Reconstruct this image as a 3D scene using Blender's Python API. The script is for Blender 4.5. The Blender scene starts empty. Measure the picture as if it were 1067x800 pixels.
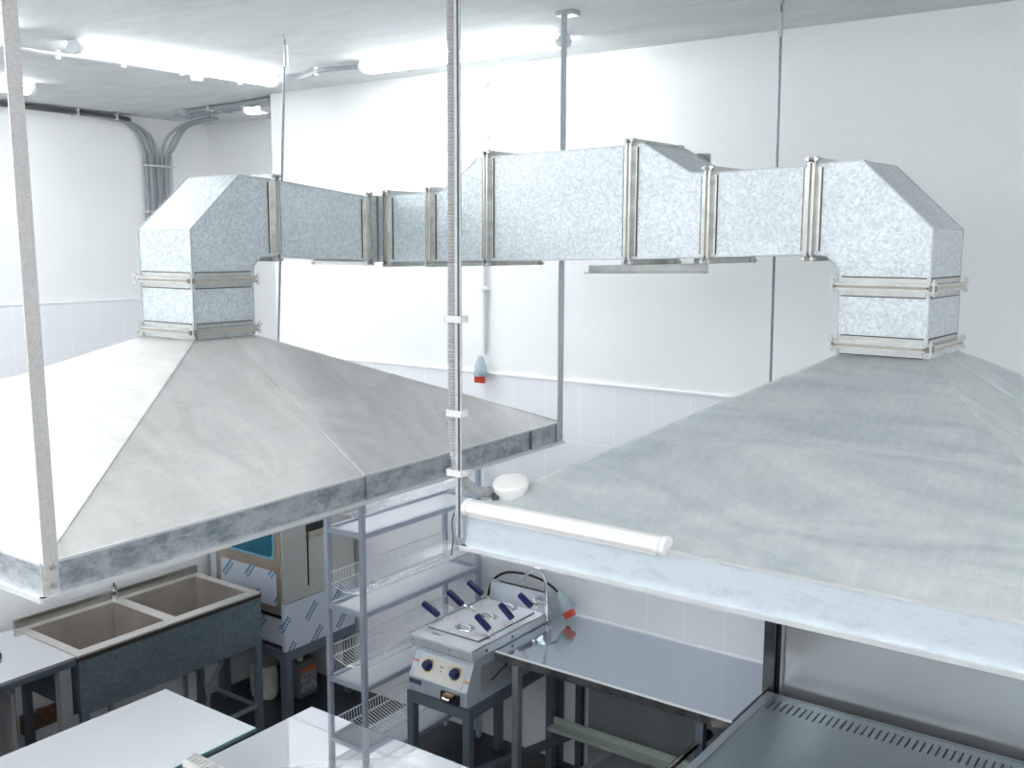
import bpy, math, random
from mathutils import Vector, Matrix
random.seed(7)
scene = bpy.context.scene
COL = scene.collection
PI = math.pi

# ------------------------------------------------------------------ materials
def newmat(name):
    m = bpy.data.materials.new(name); m.use_nodes = True
    nt = m.node_tree; nt.nodes.clear()
    out = nt.nodes.new('ShaderNodeOutputMaterial')
    b = nt.nodes.new('ShaderNodeBsdfPrincipled')
    nt.links.new(b.outputs[0], out.inputs[0])
    return m, nt, b

def coords(nt, scale=(1, 1, 1), rot=(0, 0, 0)):
    tc = nt.nodes.new('ShaderNodeTexCoord'); mp = nt.nodes.new('ShaderNodeMapping')
    mp.inputs['Scale'].default_value = scale; mp.inputs['Rotation'].default_value = rot
    nt.links.new(tc.outputs['Object'], mp.inputs['Vector'])
    return mp.outputs['Vector']

def noise(nt, vec, scale, detail=4, rough=.55):
    n = nt.nodes.new('ShaderNodeTexNoise'); n.inputs['Scale'].default_value = scale
    n.inputs['Detail'].default_value = detail; n.inputs['Roughness'].default_value = rough
    nt.links.new(vec, n.inputs['Vector']); return n.outputs['Fac']

def ramp(nt, fac, stops):
    r = nt.nodes.new('ShaderNodeValToRGB'); e = r.color_ramp.elements
    while len(e) < len(stops): e.new(.5)
    for i, (p, c) in enumerate(stops):
        e[i].position = p; e[i].color = (*c, 1)
    nt.links.new(fac, r.inputs[0]); return r.outputs[0]

def bump(nt, b, h, strength=.2, dist=.002):
    n = nt.nodes.new('ShaderNodeBump'); n.inputs['Strength'].default_value = strength
    n.inputs['Distance'].default_value = dist
    nt.links.new(h, n.inputs['Height']); nt.links.new(n.outputs[0], b.inputs['Normal'])

def mix(nt, a, b_, fac=.5, mode='MIX'):
    n = nt.nodes.new('ShaderNodeMix'); n.data_type = 'RGBA'; n.blend_type = mode
    if isinstance(fac, (int, float)): n.inputs[0].default_value = fac
    else: nt.links.new(fac, n.inputs[0])
    for sock, v in ((n.inputs[6], a), (n.inputs[7], b_)):
        if isinstance(v, tuple): sock.default_value = (*v, 1)
        else: nt.links.new(v, sock)
    return n.outputs[2]

def plain(name, col, rough=.5, metal=0., var=.04, scale=30, bumps=0.):
    m, nt, b = newmat(name)
    v = coords(nt); f = noise(nt, v, scale)
    lo = tuple(max(0, c * (1 - var)) for c in col); hi = tuple(min(1, c * (1 + var)) for c in col)
    nt.links.new(ramp(nt, f, [(.3, lo), (.7, hi)]), b.inputs['Base Color'])
    b.inputs['Roughness'].default_value = rough; b.inputs['Metallic'].default_value = metal
    if bumps: bump(nt, b, f, bumps)
    return m

def math_node(nt, op, a, b_=None):
    n = nt.nodes.new('ShaderNodeMath'); n.operation = op
    for i, v in enumerate((a, b_)):
        if v is None: continue
        if isinstance(v, (int, float)): n.inputs[i].default_value = v
        else: nt.links.new(v, n.inputs[i])
    return n.outputs[0]

def galvanised(name, lo, hi, rough=.45, metal=.85, spangle=38, amount=.35, smear=0., rvar=.12):
    m, nt, b = newmat(name)
    v = coords(nt)
    vo = nt.nodes.new('ShaderNodeTexVoronoi'); vo.inputs['Scale'].default_value = spangle * 3.6
    wrp = nt.nodes.new('ShaderNodeTexNoise'); wrp.inputs['Scale'].default_value = spangle * 1.5
    nt.links.new(v, wrp.inputs['Vector'])
    vv = mix(nt, v, wrp.outputs['Color'], .012)
    nt.links.new(vv, vo.inputs['Vector'])
    sp = nt.nodes.new('ShaderNodeSeparateColor'); nt.links.new(vo.outputs['Color'], sp.inputs[0])
    fine = noise(nt, v, spangle * 1.3, 6, .7)
    broad = noise(nt, coords(nt, (1, 1, 2.2)), 2.2, 5, .6)
    s = math_node(nt, 'MULTIPLY', sp.outputs[0], amount)
    t = math_node(nt, 'ADD', s, math_node(nt, 'MULTIPLY', fine, .55))
    t = math_node(nt, 'ADD', t, math_node(nt, 'MULTIPLY', broad, .45 + smear))
    nt.links.new(ramp(nt, t, [(.38, lo), (.95 + smear * .4, hi)]), b.inputs['Base Color'])
    b.inputs['Metallic'].default_value = metal
    r = math_node(nt, 'ADD', math_node(nt, 'MULTIPLY', sp.outputs[1], rvar), rough - rvar / 2)
    nt.links.new(r, b.inputs['Roughness'])
    bump(nt, b, fine, .08, .001)
    return m

def dusty_sheet(name, lo, hi, rot=(0, 0, 0), rough=.6, metal=.35):
    """dull, wiped sheet metal with faint swirling smears"""
    m, nt, b = newmat(name)
    v = coords(nt, (1, 1, 1), rot)
    n1 = nt.nodes.new('ShaderNodeTexNoise'); n1.inputs['Scale'].default_value = 1.6
    n1.inputs['Detail'].default_value = 6; n1.inputs['Distortion'].default_value = 2.2
    nt.links.new(coords(nt, (1, 2.6, 2.6), rot), n1.inputs['Vector'])
    fine = noise(nt, v, 60, 8, .75)
    mid = noise(nt, coords(nt, (5, 1, 1), (0, 0, .6)), 9, 8, .7)
    t = math_node(nt, 'ADD', math_node(nt, 'MULTIPLY', n1.outputs['Fac'], .5),
                  math_node(nt, 'ADD', math_node(nt, 'MULTIPLY', fine, .28), math_node(nt, 'MULTIPLY', mid, .22)))
    nt.links.new(ramp(nt, t, [(.33, lo), (.66, hi)]), b.inputs['Base Color'])
    b.inputs['Roughness'].default_value = rough; b.inputs['Metallic'].default_value = metal
    bump(nt, b, fine, .05, .001)
    return m

def smudged(name, base, dark, rough=.42, metal=.8, lo=.42, hi=.62):
    """galvanised folded edge with handling marks"""
    m, nt, b = newmat(name)
    n1 = nt.nodes.new('ShaderNodeTexNoise'); n1.inputs['Scale'].default_value = 11
    n1.inputs['Detail'].default_value = 10; n1.inputs['Distortion'].default_value = .25; n1.inputs['Roughness'].default_value = .78
    nt.links.new(coords(nt, (1, 1, 2)), n1.inputs['Vector'])
    nt.links.new(ramp(nt, n1.outputs['Fac'], [(lo, dark), (hi, base)]), b.inputs['Base Color'])
    b.inputs['Roughness'].default_value = rough; b.inputs['Metallic'].default_value = metal
    return m

def brushed(name, col, rough=.22, scale=(2, 90, 2), var=.12, metal=1.):
    m, nt, b = newmat(name)
    f = noise(nt, coords(nt, scale), 3, 4, .6)
    lo = tuple(c * (1 - var) for c in col)
    nt.links.new(ramp(nt, f, [(.3, lo), (.7, col)]), b.inputs['Base Color'])
    b.inputs['Metallic'].default_value = metal
    nt.links.new(math_node(nt, 'ADD', math_node(nt, 'MULTIPLY', f, .1), rough - .05), b.inputs['Roughness'])
    return m

def tiled(name, tile, grout, tw, th, offx, offz, axis='x', rough=.14):
    m, nt, b = newmat(name)
    tc = nt.nodes.new('ShaderNodeTexCoord'); s = nt.nodes.new('ShaderNodeSeparateXYZ')
    nt.links.new(tc.outputs['Object'], s.inputs[0])
    u = s.outputs[0] if axis == 'x' else s.outputs[1]
    def line(sock, size, off, w):
        a = math_node(nt, 'ADD', math_node(nt, 'DIVIDE', math_node(nt, 'SUBTRACT', sock, off), size), 200.)
        fr = math_node(nt, 'FRACT', a)
        return math_node(nt, 'LESS_THAN', fr, w / size)
    g = math_node(nt, 'MAXIMUM', line(u, tw, offx, .004), line(s.outputs[2], th, offz, .004))
    nt.links.new(mix(nt, tile, grout, g), b.inputs['Base Color'])
    nt.links.new(math_node(nt, 'ADD', math_node(nt, 'MULTIPLY', g, .5), rough), b.inputs['Roughness'])
    bump(nt, b, math_node(nt, 'SUBTRACT', 1., g), .3, .001)
    return m

def emit(name, col, strength):
    m = bpy.data.materials.new(name); m.use_nodes = True
    nt = m.node_tree; nt.nodes.clear()
    out = nt.nodes.new('ShaderNodeOutputMaterial'); e = nt.nodes.new('ShaderNodeEmission')
    e.inputs[0].default_value = (*col, 1); e.inputs[1].default_value = strength
    nt.links.new(e.outputs[0], out.inputs[0]); return m

def film(name):
    """white protective film printed with slanting blue strokes"""
    m, nt, b = newmat(name)
    tc = nt.nodes.new('ShaderNodeTexCoord'); s = nt.nodes.new('ShaderNodeSeparateXYZ')
    nt.links.new(tc.outputs['Object'], s.inputs[0])
    h = math_node(nt, 'ADD', s.outputs[0], s.outputs[1])
    z = s.outputs[2]
    p = math_node(nt, 'SUBTRACT', math_node(nt, 'MULTIPLY', h, .75), math_node(nt, 'MULTIPLY', z, .66))
    q = math_node(nt, 'ADD', math_node(nt, 'MULTIPLY', h, .66), math_node(nt, 'MULTIPLY', z, .75))
    pa = math_node(nt, 'DIVIDE', p, .135)
    fp = math_node(nt, 'FRACT', math_node(nt, 'ADD', pa, 100.))
    row = math_node(nt, 'FLOOR', math_node(nt, 'ADD', pa, 100.))
    band1 = math_node(nt, 'LESS_THAN', math_node(nt, 'ABSOLUTE', math_node(nt, 'SUBTRACT', fp, .42)), .065)
    band2 = math_node(nt, 'LESS_THAN', math_node(nt, 'ABSOLUTE', math_node(nt, 'SUBTRACT', fp, .6)), .055)
    fq = math_node(nt, 'FRACT', math_node(nt, 'ADD', math_node(nt, 'DIVIDE', q, .26), math_node(nt, 'MULTIPLY', row, .37)))
    on = math_node(nt, 'LESS_THAN', fq, .48)
    br = math_node(nt, 'GREATER_THAN', math_node(nt, 'FRACT', math_node(nt, 'DIVIDE', math_node(nt, 'ADD', q, 9.), .016)), .3)
    mk = math_node(nt, 'MULTIPLY', math_node(nt, 'MULTIPLY', math_node(nt, 'MAXIMUM', band1, band2), on), br)
    nt.links.new(mix(nt, (.62, .68, .76), (.05, .2, .42), mk), b.inputs['Base Color'])
    b.inputs['Roughness'].default_value = .3; b.inputs['Metallic'].default_value = .25
    return m

WALL = plain('white_wall_paint', (.87, .885, .89), .75, var=.015, scale=3)
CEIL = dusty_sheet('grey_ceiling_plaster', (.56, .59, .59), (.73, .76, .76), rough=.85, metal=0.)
FLOOR = plain('dark_floor_tile', (.022, .026, .034), .28, var=.5, scale=6)
TILE_B = tiled('white_wall_tile', (.82, .84, .87), (.88, .90, .925), .2085, .32, -2.474, 1.78)
TILE_L = tiled('white_side_tile', (.84, .86, .89), (.89, .91, .93), .2085, .32, .1, 2.06, 'y')
TRIM = plain('white_tile_trim', (.92, .93, .95), .2, var=.01)
SHEET_L = dusty_sheet('dull_hood_sheet', (.54, .54, .53), (.75, .745, .73), metal=.3)
SHEET_R = dusty_sheet('wiped_hood_sheet', (.46, .52, .53), (.76, .80, .80), metal=.3, rough=.5)
RIM_L = smudged('stained_rim_metal', (.62, .65, .67), (.30, .35, .39), lo=.4, hi=.56)
RIM_R = smudged('pale_rim_metal', (.68, .75, .80), (.55, .62, .68), rough=.5, metal=.3, lo=.34, hi=.5)
EDGE = plain('light_folded_edge', (.80, .82, .82), .4, .5)
GALV = galvanised('galvanised_duct', (.48, .54, .565), (.80, .85, .87), metal=.7, rough=.42, amount=.36)
FLANGE = plain('flange_metal', (.56,.57,.55), .26, .92, var=.12, scale=25)
FLANGE_DK = plain('flange_groove_metal', (.07, .07, .065), .4, .5)
SEAM = plain('folded_seam_metal', (.50, .53, .54), .4, .7)
GASKET = plain('yellowed_seal', (.46, .42, .34), .6)
BOLT = plain('zinc_bolt', (.6, .6, .57), .3, 1.)
STRAP = galvanised('strap_metal', (.58, .56, .545), (.76, .735, .715), metal=.3, rough=.5, spangle=60)
STRAP_B = galvanised('strap_metal_bluish', (.48, .53, .56), (.68, .72, .75), metal=.3, rough=.5, spangle=60)
ROD = plain('threaded_rod_metal', (.25, .29, .31), .4, .8, var=.5, scale=200)
CORR = plain('grey_corrugated_plastic', (.50, .51, .52), .5)
CABLE = plain('grey_conduit_plastic', (.33, .36, .38), .5)
CABLE_LT = plain('light_conduit_plastic', (.66, .69, .71), .5)
WHITEP = plain('white_plastic', (.88, .88, .87), .35, var=.01)
SHADE = plain('white_diffuser_cover', (.93, .91, .89), .25, var=.02)
LAMP = emit('lit_diffuser', (.97, .983, 1.), 8.)
LAMP_END = plain('lamp_end_cap', (.78, .81, .84), .4)
STEEL = plain('stainless_steel', (.66, .68, .70), .28, .7, var=.04, scale=5)
STEEL_V = plain('stainless_panel', (.74, .74, .745), .22, .85, var=.02, scale=4)
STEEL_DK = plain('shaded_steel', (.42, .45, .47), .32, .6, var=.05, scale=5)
STEEL_WM = plain('warm_stainless', (.50, .43, .36), .28, .7, var=.12, scale=5)
STOVE = plain('stove_top_steel', (.22, .275, .30), .42, .6, var=.08, scale=60)
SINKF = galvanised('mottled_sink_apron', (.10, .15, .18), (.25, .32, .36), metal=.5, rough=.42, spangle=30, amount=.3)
TOPW = plain('white_filmed_tabletop', (.83, .845, .88), .03, .72, var=.01, scale=2)
TOPG = plain('grey_worktop', (.60, .66, .72), .08, .85, var=.02, scale=2)
TOPR = plain('greenish_rim', (.05, .30, .32), .4)
RACKM = plain('grey_painted_tube', (.42, .48, .56), .4, .2)
WIRE = plain('bright_plated_wire', (.84, .87, .90), .3, .35)
TRAY = plain('drip_tray_steel', (.86, .89, .92), .25, .25)
DARKM = plain('dark_grey_metal_leg', (.10, .13, .16), .45, .5)
GREYM = plain('slate_painted_metal', (.16, .20, .24), .45, .4)
BLUEP = plain('navy_blue_plastic', (.006, .011, .10), .3)
BLACK = plain('black_rubber', (.01, .01, .012), .5)
ORANGE = plain('orange_tape', (.72, .32, .20), .5)
RED = plain('red_plastic', (.65, .06, .03), .4)
PLUGG = plain('plug_grey_plastic', (.40, .50, .54), .4)
YEL = plain('yellow_ring_print', (.62, .56, .20), .5)
PANELW = plain('cream_control_panel', (.86, .84, .79), .4)
FILM = film('printed_protective_film')
BLUEG = plain('blue_filmed_glass', (.012, .12, .20), .12, .1)
BLUEL = plain('pale_blue_seal', (.18, .50, .66), .3)
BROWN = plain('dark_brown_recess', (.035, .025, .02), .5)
WOOD = plain('brown_plank', (.16, .085, .05), .7, var=.3)
GREEN = plain('greenish_glazed_channel', (.46, .53, .48), .25, .4)
CANI = plain('translucent_canister_plastic', (.16, .17, .17), .4)
INK = plain('dark_ink', (.04, .04, .06), .6)
CHROME = plain('chrome', (.8, .82, .84), .1, 1.)
BAGM = plain('crumpled_white_sack', (.55, .55, .53), .8, var=.2, scale=15, bumps=.5)

# ------------------------------------------------------------------ mesh helpers
class MB:
    def __init__(s): s.v = []; s.f = []; s.sm = []
    def add(s, vs, fs, smooth=False):
        n = len(s.v); s.v += [tuple(p) for p in vs]
        s.f += [tuple(i + n for i in f) for f in fs]; s.sm += [smooth] * len(fs)
        return s
    def box(s, a, b):
        x0, y0, z0 = (min(a[i], b[i]) for i in range(3)); x1, y1, z1 = (max(a[i], b[i]) for i in range(3))
        return s.add([(x0,y0,z0),(x1,y0,z0),(x1,y1,z0),(x0,y1,z0),(x0,y0,z1),(x1,y0,z1),(x1,y1,z1),(x0,y1,z1)],
                     [(0,3,2,1),(4,5,6,7),(0,1,5,4),(1,2,6,5),(2,3,7,6),(3,0,4,7)])
    def prism(s, poly, off):
        """closed polygon (3D points) pushed along off"""
        n = len(poly); P = [Vector(p) for p in poly]; o = Vector(off)
        nrm = Vector((0, 0, 0))
        for i in range(n): nrm += P[i].cross(P[(i + 1) % n])
        if nrm.dot(o) > 0: P.reverse()
        vs = P + [p + o for p in P]
        fs = [tuple(range(n)), tuple(range(2 * n - 1, n - 1, -1))]
        fs += [(i, i + n, (i + 1) % n + n, (i + 1) % n) for i in range(n)]
        return s.add(vs, fs)
    def bar(s, a, b, w, h, up=(0, 0, 1)):
        a, b = Vector(a), Vector(b); d = (b - a).normalized(); u = Vector(up)
        if abs(d.dot(u)) > .98: u = Vector((0, 1, 0))
        r = d.cross(u).normalized(); u = r.cross(d)
        poly = [a + r * x * w / 2 + u * y * h / 2 for x, y in ((-1,-1),(1,-1),(1,1),(-1,1))]
        return s.prism(poly, b - a)
    def tube(s, pts, r, n=8, cap=True, rr=None):
        P = [Vector(p) for p in pts]; rings = []; prev = None
        for i, p in enumerate(P):
            d = (P[min(i + 1, len(P) - 1)] - P[max(i - 1, 0)]).normalized()
            if prev is None:
                u = Vector((0, 0, 1)) if abs(d.z) < .9 else Vector((1, 0, 0))
                u = (u - d * u.dot(d)).normalized()
            else:
                u = (prev - d * prev.dot(d)).normalized()
            prev = u; w = d.cross(u); rad = rr[i] if rr else r
            rings.append([p + (u * math.cos(2*PI*k/n) + w * math.sin(2*PI*k/n)) * rad for k in range(n)])
        vs = [q for R_ in rings for q in R_]; fs = []
        for i in range(len(P) - 1):
            for k in range(n):
                fs.append((i*n+k, i*n+(k+1) % n, (i+1)*n+(k+1) % n, (i+1)*n+k))
        s.add(vs, fs, True)
        if cap:
            m = len(P) - 1
            s.add(rings[0], [tuple(range(n - 1, -1, -1))]); s.add(rings[m], [tuple(range(n))])
        return s
    def disc(s, c, axis, r, h, n=20, r2=None, smooth=True):
        c = Vector(c); a = Vector(axis).normalized()
        return s.tube([c, c + a * h], r, n, True, [r, r if r2 is None else r2])
    def build(s, name, mat, parent=None, loc=None, bevel=0., solid=0.):
        if loc is None:
            if parent is not None: loc = Vector((0, 0, 0)); org = parent_origin(parent)
            else:
                xs = [v[0] for v in s.v]; ys = [v[1] for v in s.v]; zs = [v[2] for v in s.v]
                loc = Vector(((min(xs)+max(xs))/2, (min(ys)+max(ys))/2, min(zs))); org = loc
        else: loc = Vector(loc); org = loc
        me = bpy.data.meshes.new(name)
        me.from_pydata([tuple(Vector(v) - org) for v in s.v], [], s.f); me.update()
        for p, sm in zip(me.polygons, s.sm): p.use_smooth = sm
        if any(s.sm): me.set_sharp_from_angle(angle=math.radians(42))
        me.materials.append(mat)
        o = bpy.data.objects.new(name, me); COL.objects.link(o)
        if parent is not None: o.parent = parent
        else: o.location = loc
        if solid:
            md = o.modifiers.new('thickness', 'SOLIDIFY'); md.thickness = solid; md.offset = -1
        if bevel:
            md = o.modifiers.new('edge', 'BEVEL'); md.width = bevel; md.segments = 2; md.limit_method = 'ANGLE'
            md.angle_limit = math.radians(40)
        return o

def parent_origin(p):
    v = Vector((0, 0, 0))
    while p is not None: v += Vector(p.location); p = p.parent
    return v

def tag(o, label, cat, group=None, kind=None):
    o['label'] = label; o['category'] = cat
    if group: o['group'] = group
    if kind: o['kind'] = kind
    return o
def thing(name, loc, label, cat, group=None):
    o = bpy.data.objects.new(name, None); COL.objects.link(o); o.location = loc; o.empty_display_size = .1
    return tag(o, label, cat, group)
def struct(o): o['kind'] = 'structure'; return o
def box(name, a, b, mat, parent=None, bevel=0.): return MB().box(a, b).build(name, mat, parent, bevel=bevel)
def plab(o, t): o['label'] = t; return o
def curve(pts, n=8):
    """Catmull-Rom through the points"""
    P = [Vector(p) for p in pts]; P = [P[0]*2-P[1]] + P + [P[-1]*2-P[-2]]; out = []
    for i in range(1, len(P) - 2):
        for k in range(n):
            t = k / n; a, b, c, d = P[i-1:i+3]
            out.append(.5*((2*b)+(c-a)*t+(2*a-5*b+4*c-d)*t*t+(3*b-a-3*c+d)*t**3))
    out.append(P[-2]); return out

# ------------------------------------------------------------------ the room
YW = 4.33; ZC = 3.72; XR = 3.2; YF = -4.2; XL = -6.7; YFAR = 5.15; XP = -5.0
struct(box('floor', (XL-.1, YF-.1, -.1), (XR+.1, YFAR+.1, 0), FLOOR))
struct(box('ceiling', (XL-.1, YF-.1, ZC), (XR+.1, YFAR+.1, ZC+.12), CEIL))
wb = struct(box('wall_back', (XP, YW, 0), (XR+.1, YW+.82, ZC), WALL))
MB().box((XP+.002, YW-.008, 0), (XR, YW+.001, 2.09)).build('wall_back_tiles', TILE_B, wb)
MB().box((XP+.002, YW-.014, 2.09), (XR, YW+.001, 2.105)).build('tile_edge_strip', TRIM, wb, bevel=.004)
wl = struct(box('wall_left', (XL-.1, YF-.1, 0), (XL, YFAR+.1, ZC), WALL))
MB().box((XL-.001, YF, 0), (XL+.008, YFAR, 2.37)).build('wall_left_tiles', TILE_L, wl)
MB().box((XL-.001, YF, 2.37), (XL+.016, YFAR, 2.39)).build('tile_edge_strip', TRIM, wl, bevel=.004)
struct(box('wall_far', (XL, YFAR, 0), (XP, YFAR+.1, ZC), WALL))
struct(box('wall_right', (XR, YF-.1, 0), (XR+.1, YW, ZC), WALL))
struct(box('wall_front', (XL, YF-.1, 0), (XR, YF, ZC), WALL))
wp = struct(box('wall_partition', (XP-.1, YF, 0), (XP, YW, 2.09), WALL))
MB().box((XP-.11, YF, 2.09), (XP+.012, YW, 2.106)).build('tile_edge_strip', TRIM, wp, bevel=.004)

# ------------------------------------------------------------------ ceiling light fittings
def batten(a, b, label, group='ceiling battens'):
    a, b = Vector(a), Vector(b); c = (a + b) / 2; d = (b - a).normalized(); r = Vector((-d.y, d.x, 0))
    t = thing('ceiling_light', (c.x, c.y, ZC), label, 'light', group)
    MB().bar(a + Vector((0,0,-.014)), b + Vector((0,0,-.014)), .085, .026).build('housing', LAMP_END, t)
    poly = [(-.050,-.022), (-.052,-.036), (-.040,-.055), (-.018,-.064), (.018,-.064), (.040,-.055), (.052,-.036), (.050,-.022)]
    m = MB(); m.prism([a + d*.028 + r*x + Vector((0,0,z)) for x, z in poly], (b-a) - d*.056); m.build('diffuser', LAMP, t)
    for p, q in ((a, a + d*.028), (b - d*.028, b)):
        e = MB(); e.prism([p + r*x*1.04 + Vector((0,0,z*1.03+.002)) for x, z in poly], q - p); e.build('end_cap', LAMP_END, t, bevel=.004)
    return t
batten((-4.42, 2.67, ZC), (-4.42, 3.87, ZC), 'long lit ceiling batten left of the galvanised rod, whole in view')
batten((-3.71, 3.84, ZC), (-2.49, 3.84, ZC), 'lit ceiling batten running along the back wall behind the centre strap')
batten((-4.42, 1.19, ZC), (-4.42, 2.39, ZC), 'upper lit ceiling batten crossed by the flat strap at the left edge')
batten((-5.85, 2.06, ZC), (-5.85, 3.26, ZC), 'lower lit ceiling batten crossed by the flat strap at the left edge')
batten((-5.52, 4.58, ZC), (-4.92-.4, 4.58, ZC), 'short lit batten showing past the wall corner beside the cables')
for k, (x, y) in enumerate(((-4.42, -.4), (-2.4, -.9), (-2.4, .5), (-2.4, -2.5), (-.6, -.9), (-.6, -2.5), (1.2, -.9), (1.2, .7), (1.2, -2.5), (1.5, 2.5), (2.5, -.2), (2.5, 1.4), (-3.4, -.9), (-1.5, -.9), (.3, -.9), (-3.4, -2.5), (-1.5, -2.5), (.3, -2.5), (-5.85, -2.0), (-5.85, .9), (-5.85, -.6), (-5.0, -3.2), (-1.5, -3.6))):  # battens added out of view to light the room
    batten((x, y-.6, ZC), (x, y+.6, ZC), 'unseen lit ceiling batten added out of view to light the room', 'added unseen battens')

# ------------------------------------------------------------------ cables on the ceiling and walls
def clip(p, t, vertical=False, name='clip'):
    x, y, z = p
    MB().box((x-.012, y-.008, z-.012), (x+.012, y+.008, z+.034)).build(name, WHITEP, t, bevel=.003)
t = thing('ceiling_conduit', (-4.7, 3.0, 3.70), 'grey twin cable clipped across the ceiling between the lit battens', 'cable')
pts = [(-4.76,1.2,3.70), (-4.75,2.5,3.70), (-4.735,2.78,3.70), (-4.68,3.1,3.70), (-4.685,3.45,3.70), (-4.65,3.52,3.70)]
MB().tube(curve(pts), .007).tube([Vector(p)+Vector((.03,-.0,0)) for p in curve(pts[:4]+[(-4.60,3.3,3.71)])], .006).build('cable_run', CABLE_LT, t)
pts = [(-4.63,3.55,3.70), (-4.625,3.62,3.70), (-4.635,3.78,3.698), (-4.65,3.96,3.698), (-4.50,3.93,3.70), (-4.38,3.86,3.70), (-4.28,3.92,3.70), (-4.15,3.88,3.70), (-4.0,3.82,3.70), (-3.72,3.87,3.70)]
plab(MB().tube(curve(pts), .012).build('cable_run', CABLE, t), 'darker wavy cable end')
for p in ((-4.735,2.78,3.69), (-4.68,3.1,3.69), (-4.64,3.42,3.69), (-4.64,3.80,3.69), (-4.36,3.87,3.69), (-4.05,3.83,3.69)): clip(p, t)
jb = thing('junction_box', (-4.65,3.52,3.67), 'small white junction box on the ceiling below the long batten', 'junction box')
MB().disc((-4.65,3.52,3.672), (0,0,1), .035, .046, 16).build('box_body', WHITEP, jb, bevel=.004)
MB().disc((-4.65,3.52,3.664), (0,0,1), .03, .01, 16).build('box_lid', WHITEP, jb)
MB().disc((-4.64,3.44,3.70), (0,1,0), .012, .05, 10).disc((-4.65,3.555,3.70), (0,1,0), .012, .04, 10).build('gland', WHITEP, jb)

t = thing('cable_bundle', (XL+.05, 4.6, 1.5), 'bundle of grey cables dropping down the left wall near the far corner', 'cable bundle')
m = MB()
for k in range(7):
    y = 4.56 + k*.031; x = XL + .036 + (k % 2)*.018
    side = k >= 4
    if not side:
        top = [(x, y-1.2+.03*k, 3.705), (x, y-.32, 3.69-.006*k), (x, y-.09, 3.62-.006*k), (x, y-.015, 3.48), (x, y, 3.3)]
    else:
        top = [(XL+.75, y-.08, 3.67), (XL+.36, y-.04, 3.64), (x+.10, y-.01, 3.56-.03*(k-4)), (x+.02, y, 3.43), (x, y, 3.25)]
    m.tube(curve(top) + [Vector((x, y, 2.4)), Vector((x, y, 1.2))], .0115, 8)
m.build('cables', CABLE, t)
m = MB(); m.box((XL+.014, 4.545, 1.2), (XL+.022, 4.80, 3.45)); m.build('backing_channel', plain('cable_channel_grey', (.55,.58,.60), .6), t)
for z in (3.36, 3.02, 2.7): MB().box((XL+.014, 4.54, z), (XL+.072, 4.79, z+.012)).build('cable_clamp', CABLE_LT, t)
t = thing('ceiling_cable_row', (XL+.05, 2., 3.64), 'dark row of clipped cables along the top of the left wall', 'cable bundle')
m = MB()
for k in range(4): m.tube(curve([(XL+.02+.018*k, -3.9, 3.70-.010*(k % 2)), (XL+.02+.018*k, 1.5, 3.70-.010*(k % 2)), (XL+.022+.018*k, 4.0, 3.70-.012*(k % 2)), (XL+.025+.018*k, 4.42, 3.69-.012*(k%2))], 6), .010)
m.build('cables', plain('dark_cable_jacket', (.10,.11,.11), .6), t)
for y in (2.7, 3.35, 4.0, 4.3): MB().box((XL+.005, y, 3.668), (XL+.098, y+.010, 3.719)).build('clip', CABLE_LT, t)
t = thing('ceiling_cable_run', (-5.9, 4.55, 3.66), 'grey cables crossing the ceiling from the wall corner to the dropping bundle', 'cable bundle')
m = MB()
for k in range(5): m.tube(curve([(XL+.5-.0*k, 4.50+.03*k, 3.685), (-5.9, 4.46+.035*k, 3.70-.012*(k % 2)), (-5.45, 4.43+.035*k, 3.70), (-5.08, 4.385+.02*k, 3.70)], 6), .0125)
m.build('cables', CABLE, t)
for x in (-6.05, -5.75, -5.4): MB().box((x, 4.42, 3.682), (x+.010, 4.63, 3.719)).build('clip', CABLE_LT, t)

t = thing('wall_conduit', (-3.30, YW, 2.2), 'thin white conduit dropping down the back wall behind the duct to the socket', 'conduit')
pts = [(-3.28,4.312,3.64), (-3.30,4.312,3.635), (-3.33,4.312,3.59), (-3.335,4.312,3.52), (-3.31,4.312,3.42), (-3.295,4.312,3.36), (-3.297,4.312,2.8), (-3.30,4.312,2.20)]
MB().tube(curve(pts), .0115, 10).build('conduit_pipe', CABLE_LT, t)
for z in (3.36, 2.55, 3.0): MB().box((-3.318,4.297,z), (-3.276,4.33,z+.02)).build('clip', WHITEP, t, bevel=.003)
def socket(loc, ang, label, name='wall_plug'):
    t = thing(name, loc, label, 'plug')
    R_ = Matrix.Rotation(ang, 4, 'Y'); L = Vector(loc)
    def T(p): return L + R_ @ Vector(p)
    MB().tube([T((0,0,.075)), T((0,0,.055)), T((0,0,.02)), T((0,0,-.012))], .03, 14, True, [.014,.022,.035,.036]).build('plug_body', PLUGG, t)
    MB().tube([T((0,0,-.012)), T((0,0,-.02)), T((0,0,-.032)), T((0,0,-.034))], .03, 14, True, [.041,.041,.036,.036]).build('collar', PLUGG, t)
    m = MB()
    for dx in (-.018, .018, 0): m.tube([T((dx,-.008,-.032)), T((dx,-.008,-.07 if dx else -.06))], .016, 10)
    m.build('red_socket_face', RED, t)
    return t
socket((-3.30, 4.275, 2.12), .0, 'grey and red industrial plug on the back wall under the duct')

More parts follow.
